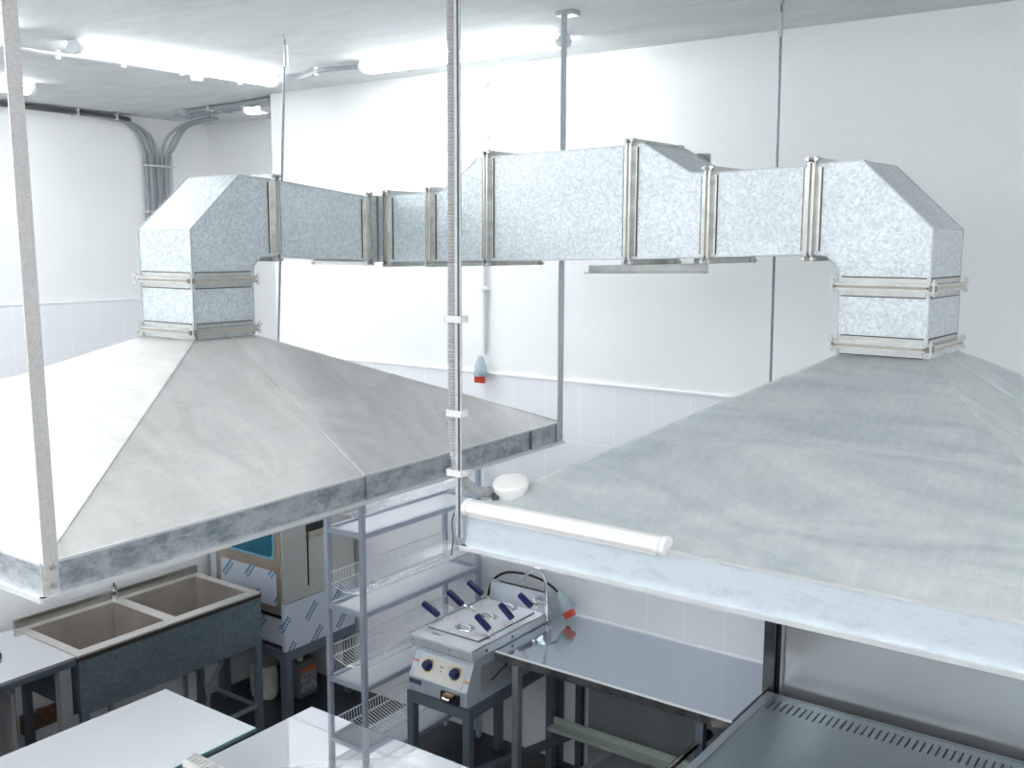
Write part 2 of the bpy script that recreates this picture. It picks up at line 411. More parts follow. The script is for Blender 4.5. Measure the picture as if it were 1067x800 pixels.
# ------------------------------------------------------------------ extractor hoods
def hood(name, label, rim, neck, zb, rimh, zneck, sheet, rimmat, seams, group='extractor hoods'):
    """rim: 4 plan corners (near-left, near-right, far-right, far-left); neck the same, at the neck"""
    cx = sum(p[0] for p in rim)/4; cy = sum(p[1] for p in rim)/4
    t = thing(name, (cx, cy, zb), label, 'extractor hood', group)
    zt = zb + rimh
    m = MB(); vs = [(x, y, zt) for x, y in rim] + [(x, y, z) for (x, y), z in zip(neck, zneck)]
    m.add(vs, [(i, (i+1) % 4, (i+1) % 4 + 4, i+4) for i in range(4)])
    m.build('canopy', sheet, t, solid=.003)
    c = Vector((cx, cy, 0))
    m = MB(); n = 4
    vs = [(x, y, z) for z in (zb, zt) for x, y in rim]
    m.add(vs, [(i, (i+1) % 4, (i+1) % 4 + 4, i+4) for i in range(4)])
    m.build('rim', rimmat, t, solid=.006)
    m = MB()
    for i in range(4):
        a, b = rim[i], rim[(i+1) % 4]
        a3, b3 = Vector((*a, zb)), Vector((*b, zb)); d = (b3-a3).normalized(); out = Vector((d.y, -d.x, 0))
        m.bar(a3 - d*.01 + out*.004, b3 + d*.01 + out*.004, .02, .012)
    m.build('drip_edge', EDGE, t)
    m = MB()
    for i in range(4):
        a3, b3 = Vector((*rim[i], zt)), Vector((*rim[(i+1) % 4], zt)); d = (b3-a3).normalized(); out = Vector((d.y, -d.x, 0))
        m.bar(a3 + out*.001, b3 + out*.001, .007, .007)
    m.build('rim_fold', EDGE, t)
    m = MB()
    for i in range(4):
        a3 = Vector((*rim[i], zt)); b3 = Vector((*neck[i], zneck[i])); m.bar(a3, b3, .007, .005)
    m.build('ridge_seam', sheet, t)
    for (p, q) in seams:
        p, q = Vector(p), Vector(q); MB().bar(p, q, .014, .006).build('sheet_seam', sheet, t)
    return t, zt
LR = [(-4.08, 1.182), (-2.205, 1.182), (-2.27, 3.495), (-4.08, 3.495)]
LN = [(-3.304, 2.217), (-3.0, 2.217), (-3.0, 2.483), (-3.304, 2.483)]
hl, zlt = hood('extractor_hood', 'large grey galvanised hood at the left, over the double sink', LR, LN, 1.97, .085, [2.455]*4, SHEET_L, RIM_L,
     [((-2.235, 2.29, 2.057), (-3.0, 2.375, 2.457))])
MB().bar((-2.228, 2.29, 1.97), (-2.228, 2.29, 2.055), .006, .012, (0,1,0)).build('rim_joint', RIM_L, hl)
MB().bar((-2.262, 3.26, 1.97), (-2.262, 3.26, 2.055), .006, .010, (0,1,0)).build('rim_joint', DARKM, hl)
RR = [(-1.668, 2.09), (-.02, 2.09), (-.02, 4.31), (-1.668, 4.31)]
RN = [(-.977, 3.075), (-.713, 3.062), (-.698, 3.372), (-.962, 3.385)]
hr, zrt = hood('extractor_hood', 'large pale galvanised hood at the right with a white tube lamp on its rim', RR, RN, 1.97, .105, [2.465, 2.47, 2.47, 2.465], SHEET_R, RIM_R,
     [((-.02, 3.2, 2.078), (-.705, 3.217, 2.475))])
# spigots that carry the ducts
for hh, nn, z0, z1 in ((hl, LN, 2.43, 2.475), (hr, RN, 2.44, 2.485)):
    m = MB(); m.add([(x, y, z) for z in (z0, z1) for x, y in nn], [(i, (i+1) % 4, (i+1) % 4+4, i+4) for i in range(4)])
    m.build('neck_collar', GALV, hh, solid=.003)

# ------------------------------------------------------------------ ventilation duct
dt = thing('ventilation_duct', (-1.9, 3.2, 2.7), 'galvanised square duct bridging the two hoods with bolted flanges', 'duct')
def G(poly, off, name, mat=GALV):
    o = MB().prism(poly, off).build(name, mat, dt, bevel=.0025)
    m = MB(); P = [Vector(p) for p in poly]; of = Vector(off)
    for i in range(len(P)):
        a, b = P[i], P[(i+1) % len(P)]
        if (b-a).length > .01: m.bar(a, b, .0045, .0045); m.bar(a+of, b+of, .0045, .0045)
        m.bar(a, a+of, .003, .003)
    m.build('folded_seam', SEAM, o)
    return o
XN = -3.0; WX = .304
def L(y, z): return (XN, y, 2.8 + z)
offL = (-WX, 0, 0)
G([L(2.217,-.34), L(2.217,-.135), L(2.487,-.135), L(2.487,-.34)], offL, 'straight_section')
G([L(2.217,-.135), L(2.217,.045), L(2.438,.246), L(2.60,.237), L(2.60,-.050), L(2.528,-.054), L(2.49,-.087), L(2.49,-.135)], offL, 'elbow')
G([L(2.60,.237), L(3.09,.193), L(3.09,-.072), L(2.60,-.050)], offL, 'straight_section')
A0 = Vector((-3.0, 3.17, 0)); U = Vector((2.29, -.11, 0)).normalized(); V = Vector((-U.y, U.x, 0)); TH = .31
def A(s, z, v=0.): q = A0 + U*s + V*v; return (q.x, q.y, 2.8 + z)
c1 = A(.06, 0); c2 = A(.06, 0, TH)
plan = [(-3.304, 3.09), (-3.0, 3.09), (-3.0, 3.168), (c1[0], c1[1]), (c2[0], c2[1]), (-3.19, 3.49), (-3.304, 3.37)]
G([(x, y, 2.8-.078) for x, y in plan], (0, 0, .275), 'corner_elbow')
MB().tube([(-2.998, 3.166, 2.722), (-2.998, 3.166, 2.995)], .005).build('corner_seam', FLANGE, dt)
offA = V * TH
G([A(.06,.198), A(.31,.202), A(.31,-.074), A(.06,-.079)], offA, 'straight_section')
G([A(.31,.206), A(.36,.208), A(.395,.222), A(.452,.256), A(.523,.300), A(.557,.328), A(.616,.331), A(.616,-.066), A(.31,-.074)], offA, 'transition_section')
G([A(.616,.332), A(1.261,.338), A(1.261,-.053), A(.616,-.066)], offA, 'large_section')
G([A(1.261,.341), A(1.307,.343), A(1.495,.235), A(1.566,.232), A(1.566,-.043), A(1.261,-.053)], offA, 'transition_section')
G([A(1.566,.232), A(1.918,.240), A(1.918,-.030), A(1.566,-.043)], offA, 'straight_section')
G([A(1.918,.246), A(2.067,.249), A(2.281,.047), A(2.281,-.12), A(2.011,-.12), A(2.011,-.073), A(1.970,-.033), A(1.918,-.030)], offA, 'elbow')
G([A(2.012,-.12), A(2.281,-.12), A(2.284,-.325), A(2.018,-.33)], offA, 'straight_section')
# raised side seams
for q, w in (((L(2.21,-.34), L(2.21,.045))), ((A(2.283,-.325), A(2.283,.045)))) if False else ():
    pass
def flange(center, ax, e1, e2, h1, h2, thick=.018):
    """bolted frame round the duct: ax = duct direction, e1/e2 unit cross directions, h1/h2 half sizes"""
    c = Vector(center); ax, e1, e2 = Vector(ax).normalized(), Vector(e1), Vector(e2)
    sides = ((e1, e2, h1, h2), (e2, e1, h2, h1))
    m = MB()
    for (e, f, he, hf) in sides:
        for sg in (-1, 1):
            mid = c + e*sg*he
            m.prism([mid + ax*a - f*(hf-.010) + e*sg*b for a, b in ((-.027,-.002),(.027,-.002),(.027,.0035),(-.027,.0035))], f*2*(hf-.010))
            m.prism([mid + ax*a - f*(hf+.003) + e*sg*b for a, b in ((-.0115,0),(-.0035,0),(-.0035,.021),(-.0115,.021))], f*2*(hf+.003))
            m.prism([mid + ax*a - f*(hf+.003) + e*sg*b for a, b in ((.0035,0),(.0115,0),(.0115,.021),(.0035,.021))], f*2*(hf+.003))
    fl = m.build('flange', FLANGE, dt)
    m = MB()
    for (e, f, he, hf) in sides:
        for sg in (-1, 1):
            mid = c + e*sg*he
            m.prism([mid + ax*a - f*(hf-.006) + e*sg*b for a, b in ((-.0035,0),(.0035,0),(.0035,.019),(-.0035,.019))], f*2*(hf-.006))
    m.build('gasket', GASKET, fl)
    m = MB()
    for (e, f, he, hf) in sides:
        for sg in (-1, 1):
            for o in (-.0285, .0285):
                mid = c + e*sg*he
                m.prism([mid + ax*(o+a) - f*(hf-.010) + e*sg*b for a, b in ((-.002,-.002),(.002,-.002),(.002,.0025),(-.002,.0025))], f*2*(hf-.010))
    m.build('seal_strip', FLANGE_DK, fl)
    for a in (-1, 1):
        for b in (-1, 1):
            p = c + e1*a*(h1+.014) + e2*b*(h2+.014)
            m = MB(); m.tube([p - ax*.022, p + ax*.026], .0038, 8); m.tube([p - ax*.020, p - ax*.013], .008, 6); m.tube([p + ax*.013, p + ax*.020], .008, 6)
            for o in (-.0128, .0088):
                m.prism([p + ax*o + e1*x + e2*y for x, y in ((-.018*a,-.018*b),(.007*a,-.018*b),(.007*a,.007*b),(-.018*a,.007*b))], ax*.004)
            m.build('bolt', BOLT, fl)
ez = Vector((0,0,1)); ex = Vector((1,0,0)); ey = Vector((0,1,0))
def flL(y, zt, zb): flange((XN-WX/2, y, 2.8+(zt+zb)/2), ey, ex, ez, WX/2, (zt-zb)/2)
def flA(s, zt, zb): c = A(s, (zt+zb)/2, TH/2); flange(c, U, V, ez, TH/2, (zt-zb)/2)
flange((XN-WX/2, 2.352, 2.665), ez, ex, ey, WX/2, .135)
flange((XN-WX/2, 2.352, 2.482), ez, ex, ey, WX/2, .135)
flL(2.60, .237, -.050); flL(3.10, .193, -.073)
flA(.062, .199, -.079); flA(.31, .206, -.075); flA(.616, .334, -.066); flA(1.261, .340, -.053); flA(1.566, .234, -.043); flA(1.918, .244, -.030)
c = A(2.147, -.125, TH/2); flange(c, ez, U, V, .135, TH/2)
c = A(2.15, -.302, TH/2); flange(c, ez, U, V, .134, TH/2)

# bracket carrying the wide part of the duct
t = thing('duct_bracket', A(1.33, -.11, .1), 'steel angle bracket under the wide middle of the duct', 'bracket')
MB().prism([A(.862,-.119,.335), A(.862,-.086,.335), A(1.392,-.070,.335), A(1.392,-.107,.335)], V*.006).build('support_angle', FLANGE, t)
MB().prism([A(.862,-.119,.30), A(1.392,-.107,.30), A(1.392,-.107,.341), A(.862,-.119,.341)], (0,0,.005)).build('angle_foot', FLANGE, t)
MB().prism([A(1.330,-.108,.342), A(1.385,-.107,.342), A(1.385,.328,.342), A(1.330,.331,.342)], V*.006).build('upright_plate', FLANGE, t)

# ------------------------------------------------------------------ hangers
t = thing('hanging_strap', (-2.20, 1.19, 1.98), 'flat pale steel strap from the ceiling to the near corner of the left hood', 'hanging strap')
P0 = Vector((-2.202, 1.203, 1.965)); P1b = Vector((-2.215, 1.190, 3.70))
m = MB(); m.prism([P0+Vector(o) for o in ((-.002,-.018,0),(.002,-.018,0),(.002,.018,0),(-.002,.018,0))], P1b-P0); m.build('strap', STRAP, t)
for z in (2.00, 2.045): MB().disc((-2.200, 1.203, z), (1,0,0), .006, .007, 10).build('rivet', BOLT, t)
MB().box((-2.255,1.15,3.700), (-2.175,1.23,3.72)).build('ceiling_plate', FLANGE, t)
t = thing('hanging_strap', (-2.262, 3.50, 1.98), 'grey steel strap from the ceiling to the far right corner of the left hood', 'hanging strap')
m = MB(); P0 = Vector((-2.262, 3.476, 1.965)); P1 = Vector((-2.262, 3.476, 3.705)); m.prism([P0+Vector(o) for o in ((-.002,-.020,0),(.002,-.020,0),(.002,.020,0),(-.002,.020,0))], P1-P0); m.build('strap', STRAP_B, t)
for z in (2.00, 2.035): MB().disc((-2.261, 3.476, z), (1,0,0), .005, .007, 8).build('rivet', BOLT, t)
MB().box((-2.30,3.47,3.700), (-2.22,3.53,3.72)).build('ceiling_plate', FLANGE, t)
# angle iron with flexible conduit
t = thing('hanging_angle', (-1.668, 2.08, 1.98), 'long steel angle from the ceiling to the near corner of the right hood', 'hanging angle')
m = MB(); m.box((-1.690,2.076,2.0), (-1.6745,2.079,3.70)); m.build('pale_web', STRAP, t)
MB().box((-1.6755,2.070,2.0), (-1.6725,2.0835,3.70)).build('web', DARKM, t)
MB().box((-1.6725,2.0735,2.0), (-1.666,2.0765,3.70)).build('outer_web', STRAP_B, t)
MB().box((-1.71,2.05,3.70), (-1.65,2.1,3.72)).build('ceiling_plate', FLANGE, t)
t = thing('flexible_conduit', (-1.70, 2.1, 2.1), 'grey corrugated conduit tied to the steel angle and bending onto the right hood', 'conduit')
pts = [Vector((-1.700, 2.085, 3.70)), Vector((-1.701, 2.085, 3.0)), Vector((-1.706, 2.088, 2.45)), Vector((-1.702, 2.09, 2.25)), Vector((-1.690, 2.10, 2.165)), Vector((-1.665, 2.13, 2.125)), Vector((-1.655, 2.155, 2.115)), Vector((-1.64, 2.18, 2.112))]
path = curve(pts, 40)
dist = [0.]
for i in range(1, len(path)): dist.append(dist[-1] + (path[i]-path[i-1]).length)
def at(dd):
    import bisect
    i = min(max(bisect.bisect_left(dist, dd), 1), len(path)-1)
    f = (dd-dist[i-1])/max(1e-9, dist[i]-dist[i-1]); return path[i-1].lerp(path[i], f)
N = int(dist[-1]/.0085); cp = []; cr = []
for k in range(N):
    d0 = k*.0085
    for o, r in ((0, .0115), (.0024, .0155), (.0058, .0155), (.0082, .0115)): cp.append(at(d0+o)); cr.append(r)
MB().tube(cp, .012, 12, True, cr).build('corrugated_tube', CORR, t)
for z in (3.53, 2.59, 2.335, 2.17):
    m = MB(); m.box((-1.719,2.068,z), (-1.668,2.071,z+.018)); m.box((-1.719,2.068,z),(-1.716,2.10,z+.018)); m.box((-1.668,2.068,z),(-1.665,2.10,z+.018)); m.box((-1.719,2.099,z),(-1.665,2.102,z+.018))
    m.build('cable_tie', WHITEP, t)
MB().tube(curve([(-1.684,2.062,2.07),(-1.690,2.06,2.04),(-1.686,2.06,2.00),(-1.692,2.06,1.95)]), .002, 6).build('loose_wire', DARKM, t)
jb = thing('round_junction_box', (-1.57, 2.27, 2.07), 'round white junction box lying on the front corner of the right hood', 'junction box')
ax_ = Vector((.05,-.25,1)).normalized(); c = Vector((-1.590, 2.205, 2.088))
MB().tube([c, c+ax_*.035, c+ax_*.040, c+ax_*.058, c+ax_*.064], .05, 28, True, [.043,.045,.050,.051,.046]).build('box_body', SHADE, jb)
MB().disc(Vector((-1.610, 2.160, 2.108)), (-.3,-.9,.1), .012, .012, 12).build('cable_gland', DARKM, jb)
MB().disc(Vector((-1.655, 2.172, 2.112)), (.8,.4,0), .016, .03, 12).build('conduit_gland', DARKM, jb)
# tube lamp on the rim
t = thing('tube_lamp', (-1.35, 2.08, 2.075), 'unlit white tube lamp fixed along the front rim of the right hood', 'lamp')
prof = [(.012, 2.068), (-.012, 2.068), (-.020, 2.080), (-.016, 2.096), (0, 2.106), (.020, 2.106), (.030, 2.096), (.030, 2.082)]
MB().prism([(-1.65, 2.085+y, z) for y, z in prof], (.585,0,0)).build('diffuser', SHADE, t, bevel=.003)
for x in (-1.665, -1.065):
    m = MB(); m.prism([(x, 2.085+y*1.08, 2.0865+(z-2.087)*1.08) for y, z in prof], (.016,0,0)); m.build('end_cap', WHITEP, t, bevel=.003)
MB().box((-1.64,2.075,2.064), (-1.075,2.10,2.070)).build('base_rail', WHITEP, t)
# threaded rods
def rod(a, b, label):
    t = thing('threaded_rod', b, label, 'threaded rod')
    MB().tube([a, b], .0055, 8).build('rod', ROD, t)
    a = Vector(a); MB().tube([a, a+Vector((0,0,-.02))], .012, 6).build('nut', BOLT, t)
    MB().tube([a+Vector((0,0,-.05)), a+Vector((0,0,-.14))], .009, 8).build('coupling', BOLT, t)
d = (Vector((-3.781, 3.28, 2.33)) - Vector((-3.524, 3.147, 3.72)))
e = Vector((-3.524, 3.147, 3.72)) + d*1.06
rod((-3.524, 3.147, 3.72), tuple(e), 'thin pale threaded rod from the ceiling passing behind the left end of the duct')
rod((-1.487, 3.79, 3.72), (-1.475, 3.80, 2.17), 'thin dark threaded rod passing behind the right half of the duct')

# ------------------------------------------------------------------ double sink
t = thing('double_sink', (-4.61, 3.01, 0), 'stainless double sink with a mottled grey apron under the left hood', 'sink')
X0, X1, Y0, Y1, ZT = -4.90, -4.32, 2.46, 3.565, .85
bowls = ((-4.84, -4.385, 2.51, 2.985), (-4.84, -4.385, 3.05, 3.515))
m = MB()
m.box((X0,Y0,ZT-.012), (bowls[0][0],Y1,ZT)); m.box((bowls[0][1],Y0,ZT-.012), (X1,Y1,ZT))
m.box((bowls[0][0],Y0,ZT-.012), (bowls[0][1],bowls[0][2],ZT)); m.box((bowls[0][0],bowls[0][3],ZT-.012), (bowls[0][1],bowls[1][2],ZT))
m.box((bowls[0][0],bowls[1][3],ZT-.012), (bowls[0][1],Y1,ZT))
m.build('sink_deck', plain('sink_deck_steel', (.66,.64,.61), .3, .6), t)
for a0, a1, b0, b1 in bowls:
    m = MB(); zb = ZT-.30
    m.add([(a0,b0,ZT),(a1,b0,ZT),(a1,b1,ZT),(a0,b1,ZT),(a0+.015,b0+.015,zb),(a1-.015,b0+.015,zb),(a1-.015,b1-.015,zb),(a0+.015,b1-.015,zb)],
          [(0,4,5,1),(1,5,6,2),(2,6,7,3),(3,7,4,0),(4,7,6,5)])
    bw = m.build('bowl', plain('bowl_steel', (.46,.42,.385), .4, .6, var=.15, scale=5), t)
    MB().disc(((a0+a1)/2,(b0+b1)/2,zb+.001),(0,0,1),.035,.004,16).build('drain', DARKM, bw)
MB().box((X0-.004,Y0,ZT-.01), (X0+.012,Y1,ZT+.045)).build('upstand', brushed('upstand_steel', (.42,.41,.38), .3), t)
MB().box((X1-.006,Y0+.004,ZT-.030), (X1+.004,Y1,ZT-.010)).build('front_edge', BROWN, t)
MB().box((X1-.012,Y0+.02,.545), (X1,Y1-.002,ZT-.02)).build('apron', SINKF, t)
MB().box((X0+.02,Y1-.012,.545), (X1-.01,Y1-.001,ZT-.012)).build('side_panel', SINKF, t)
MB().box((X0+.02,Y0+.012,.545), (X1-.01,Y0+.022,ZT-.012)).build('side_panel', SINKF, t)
for x in (X0+.03, X1-.02):
    for y in (Y0+.03, Y1-.022): MB().box((x-.018,y-.018,0), (x+.018,y+.018,.56)).build('leg', GREYM, t)
MB().bar((X1-.02,Y0+.03,.18), (X1-.02,Y1-.04,.18), .02, .02).build('stretcher', STEEL_DK, t)
MB().bar((X0+.03,Y1-.022,.17), (X1-.04,Y1-.022,.17), .018, .018).build('stretcher', STEEL_DK, t)
t = thing('sink_tap', (-4.90, 3.02, .87), 'small chrome valve on the upstand behind the double sink', 'tap')
MB().tube([(-4.872,3.01,.80),(-4.872,3.01,.93)], .016, 10).tube([(-4.872,3.01,.905),(-4.84,2.99,.90)], .012, 10).build('valve_body', CHROME, t)
MB().tube([(-4.872,3.01,.93),(-4.872,3.01,.975)], .006, 8).build('spindle', DARKM, t)
MB().disc((-4.84,2.99,.90),(.8,-.5,0), .014,.012,12).build('outlet', CHROME, t)

# things beneath the sink
t = thing('plank', (-4.93,3.0,.2), 'brown plank on short feet along the wall under the sink', 'plank')
MB().box((-4.985,2.5,.24), (-4.96,3.6,.34)).build('board', WOOD, t)
for y in (2.55, 3.0, 3.5): MB().box((-4.985,y,0), (-4.962,y+.02,.24)).build('foot', CABLE, t)
t = thing('white_cup', (-4.62,3.30,.42), 'white plastic trap cup hanging below the sink bowl', 'drain trap')
MB().tube([(-4.62,3.24,.56),(-4.62,3.24,.52),(-4.62,3.24,.42)], .03, 14, True, [.02,.032,.028]).build('cup', WHITEP, t)
MB().tube(curve([(-4.62,3.27,.47),(-4.66,3.36,.46),(-4.70,3.44,.50),(-4.72,3.48,.55)]), .014, 8).build('pipe', plain('waste_pipe',(.5,.36,.28),.5), t)
t = thing('drain_hose', (-4.75,3.45,0), 'grey drain hoses hanging beneath the right end of the sink', 'hose')
MB().tube(curve([(-4.55,3.47,.55),(-4.56,3.46,.40),(-4.64,3.44,.25),(-4.70,3.46,.08),(-4.62,3.40,.012)]), .012, 8).build('hose', CABLE, t)
MB().tube(curve([(-4.66,3.36,.55),(-4.70,3.40,.35),(-4.74,3.46,.2),(-4.78,3.5,.014)]), .014, 8).build('hose', CANI, t)

# side table left of the sink
t = thing('side_table', (-4.61, 1.75, 0), 'white topped steel table with a dark edge, left of the sink', 'table')
MB().box((-4.90,1.05,.835), (-4.32,2.452,.852)).build('tabletop', TOPW, t, bevel=.002)
MB().box((-4.335,1.05,.806), (-4.322,2.452,.836)).build('front_edge', DARKM, t)
for y in (1.10, 2.40): MB().box((-4.375,y-.028,0), (-4.328,y+.028,.83)).build('leg', STEEL, t); MB().box((-4.89,y-.02,0), (-4.85,y+.02,.83)).build('leg', STEEL_DK, t)
MB().box((-4.60,1.95,.10), (-4.36,1.965,.83)).build('inner_panel', STEEL_DK, t)
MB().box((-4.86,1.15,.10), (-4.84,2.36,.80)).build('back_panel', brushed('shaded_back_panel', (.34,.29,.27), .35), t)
MB().box((-4.86,2.20,.10), (-4.45,2.215,.72)).build('inner_panel', STEEL, t)
t = thing('blue_cap', (-4.60,2.225,.853), 'small dark blue cap on the white side table at the left edge', 'cap')
MB().tube([(-4.60,2.225,.853),(-4.60,2.225,.87),(-4.60,2.225,.878)], .018, 14, True, [.018,.018,.012]).build('cap_body', BLUEP, t)

# ------------------------------------------------------------------ dishwasher on its stand
t = thing('dishwasher', (-4.64, 4.0, .44), 'stainless dishwasher with blue film window on a stand, right of the sink', 'dishwasher')
DX0, DX1, DY0, DY1 = -4.93, -4.305, 3.72, 4.28
MB().box((DX0,DY0+.02,.70), (DX1-.006,DY1,1.30)).build('body', STEEL_WM, t, bevel=.006)
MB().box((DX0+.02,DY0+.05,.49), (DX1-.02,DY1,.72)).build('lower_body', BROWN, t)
# near side: window, film, frame
fr = MB(); fr.box((DX0,DY0,.655),(DX1-.02,DY0+.022,1.32)); fr.build('door_panel', STEEL_WM, t, bevel=.004)
def rrect(x0, x1, z0, z1, y, r=.03, n=5):
    pts = []
    for cx, cz, a in ((x1-r,z1-r,0),(x0+r,z1-r,PI/2),(x0+r,z0+r,PI),(x1-r,z0+r,1.5*PI)):
        for k in range(n+1): pts.append((cx+r*math.cos(a+PI/2*k/n), y, cz+r*math.sin(a+PI/2*k/n)))
    return pts
MB().prism(rrect(-4.85,-4.375,.985,1.30,DY0-.001), (0,-.004,0)).build('window_seal', BLUEL, t)
MB().prism(rrect(-4.84,-4.387,.997,1.29,DY0-.004), (0,-.004,0)).build('window', BLUEG, t)
MB().prism(rrect(-4.86,-4.365,.705,.915,DY0-.001,.02), (0,-.003,0)).build('film_sheet', FILM, t)
MB().box((DX0-.02,DY0-.01,.66), (DX0+.03,DY0+.01,1.15)).build('film_strip', FILM, t)
MB().box((DX0+.05,DY0+.01,.47), (DX1-.03,DY0+.03,.62)).build('film_sheet', FILM, t)
# right-hand side panel
MB().box((DX1-.004,DY0-.01,.735), (DX1+.012,DY1,1.32)).build('side_panel', plain('side_panel_steel', (.56,.55,.52), .3, .5, var=.04, scale=4), t, bevel=.003)
sp = MB(); sp.box((DX1+.011,3.893,.80),(DX1+.0125,3.9065,1.12)); sp.box((DX1+.011,4.09,.80),(DX1+.0125,4.0915,1.25)); sp.build('panel_groove', BLACK, t)
MB().box((DX1+.011,3.89,1.125), (DX1+.016,4.03,1.17)).build('handle_recess', BLACK, t)
MB().box((DX1+.012,3.90,1.085), (DX1+.028,4.05,1.125)).build('handle', STEEL_WM, t, bevel=.004)
MB().box((DX1-.02,DY0-.004,.445), (DX1+.008,DY1,.730)).build('film_sheet', FILM, t)
t = thing('appliance_stand', (-4.64, 4.0, 0), 'slate grey metal stand beneath the dishwasher', 'stand')
for x in (DX0+.03, DX1-.025):
    for y in (DY0+.025, DY1-.03): MB().box((x-.025,y-.025,0), (x+.025,y+.025,.40)).build('leg', GREYM, t)
m = MB(); m.box((DX0,DY0-.002,.38),(DX1+.004,DY0+.04,.442)); m.box((DX1-.045,DY0+.04,.38),(DX1+.004,DY1,.442)); m.box((DX0,DY0+.04,.38),(DX0+.04,DY1,.442)); m.box((DX0+.04,DY1-.04,.38),(DX1-.045,DY1,.442)); m.build('frame', GREYM, t)
t = thing('canister', (-4.56,4.05,0), 'dark translucent canister with an orange label under the dishwasher stand', 'canister')
MB().box((-4.66,3.97,0), (-4.48,4.13,.235)).build('body', CANI, t, bevel=.018)
MB().disc((-4.52,4.02,.235),(0,0,1),.018,.028,10).build('cap', WHITEP, t)
MB().tube(curve([(-4.62,4.05,.23),(-4.60,4.05,.262),(-4.56,4.05,.262),(-4.545,4.05,.23)]), .007, 6).build('handle', CANI, t)
lb = MB(); lb.box((-4.479,3.985,.04),(-4.477,4.115,.20)); lb = lb.build('paper_label', plain('label_print',(.30,.31,.33),.5,var=.6,scale=45), t)
MB().box((-4.4765,3.99,.165),(-4.475,4.11,.198)).build('label_band', plain('orange_print',(.62,.16,.06),.5), lb)
t = thing('sack', (-4.68,3.78,0), 'crumpled white sack on the floor between sink leg and stand', 'sack')
m = MB(); rings = []
for i, z in enumerate((0,.03,.08,.13,.18,.205)):
    sc = (.9,1.,.98,1.0,.95,.80)[i]
    rings.append([(-4.72+.10*sc*math.cos(a*PI/8)*(1+.05*math.sin(3*a+i)), 3.90+.075*sc*math.sin(a*PI/8)*(1+.04*math.cos(5*a+i*2)), z) for a in range(16)])
vs = [p for r_ in rings for p in r_]; m.add(vs, [(i*16+k, i*16+(k+1) % 16, (i+1)*16+(k+1) % 16, (i+1)*16+k) for i in range(5) for k in range(16)], True); m.add(rings[-1], [tuple(range(16))]); m.add(rings[0], [tuple(range(15,-1,-1))])
m.build('sack_body', BAGM, t)

# ------------------------------------------------------------------ dish rack
t = thing('dish_rack', (-3.43, 3.8, 0), 'tall grey metal dish rack with wire shelves against the back wall', 'rack')
RX0, RX1, RY0, RY1 = -3.55, -3.31, 3.355, 4.265
for x, z1 in ((RX0, 1.575), (RX1, 1.60)):
    for y in (RY0, RY1): MB().box((x-.0125,y-.0125,0), (x+.0125,y+.0125,z1)).build('post', RACKM, t, bevel=.002)
for x in (RX0, RX1):
    for y in (RY0, RY1): pass
for lv, z in enumerate((1.40, 1.005, .625, .235)):
    m = MB()
    for x in (RX0, RX1): m.box((x-.011,RY0,z-.012),(x+.011,RY1,z+.012))
    for y in (RY0, RY1): m.box((RX0,y-.010,z-.012),(RX1,y+.010,z+.012))
    sh = m.build('shelf_frame', RACKM, t)
    MB().box((RX0+.012,RY0+.012,z-.004),(RX1-.012,RY1-.012,z)).build('drip_tray', TRAY, sh)
    m = MB(); zz = z + .10
    # plate holder: three long rails and the upright wires between them
    for x, dz in ((RX1-.015, .0), (RX1-.015, .055), (RX0+.11, -.015), (RX0+.015, .075), (RX0+.015, .015), (RX0+.16, -.015)):
        m.tube([(x,RY0+.012,zz+dz),(x,RY1-.012,zz+dz)], .0034, 5)
    for y in (RY0+.005, RY1-.005): m.tube([(RX0,y,zz+.02),(RX0+.11,y,zz-.012),(RX1,y,zz+.005)], .0032, 5)
    nW = 44
    for k in range(nW):
        y = RY0+.025+(RY1-RY0-.05)*k/(nW-1)
        m.tube([(RX1-.015,y,zz+.055),(RX1-.025,y,zz),(RX0+.16,y,zz-.015),(RX0+.11,y,zz-.015),(RX0+.02,y,zz+.015),(RX0+.015,y,zz+.075)], .0025, 4, False)
    wr = m.build('wire_shelf', WIRE, sh)
t2 = t

# ------------------------------------------------------------------ fryer and its stand
t = thing('table_top_fryer', (-2.96, 3.84, .62), 'steel countertop fryer with six blue basket grips and two blue knobs', 'fryer')
FX0, FX1 = -3.16, -2.76
P = [(3.50,.62),(3.492,.63),(3.49,.70),(3.545,.815),(3.555,.86),(4.17,.86),(4.17,.62)]
MB().prism([(-3.14,y,z) for y, z in P], (.36,0,0)).build('body', plain('fryer_body_steel',(.60,.68,.76),.3,.35,var=.05,scale=9), t, bevel=.002)
MB().box((FX0,3.51,.855),(FX1,4.18,.898)).build('hob_frame', plain('hob_frame_steel',(.72,.77,.82),.28,.3,var=.05,scale=9), t, bevel=.002)
MB().box((FX0+.004,3.514,.896),(FX1-.004,4.176,.902)).build('hob_top', plain('bright_filmed_steel',(.84,.87,.90),.16,.35,var=.03,scale=12), t)
m = MB()
for a, b in (((FX0+.003,3.513),(FX0+.003,4.17)), ((FX1-.003,3.513),(FX1-.003,4.17))): m.bar((*a,.903),(*b,.903),.006,.006)
m.build('rolled_edge', STEEL_DK, t)
MB().prism([(FX0+.03,4.13,.90),(FX0+.01,4.165,.995),(FX0+.01,4.195,.995),(FX0+.01,4.195,.86),(FX0+.03,4.13,.86)], (FX1-FX0-.02,0,0)).build('backsplash', plain('splash_steel',(.58,.63,.69),.25,.6), t, bevel=.006)
MB().box((FX0+.07,4.17,.994),(FX1-.03,4.182,.9985)).build('flue_slot', BLACK, t)
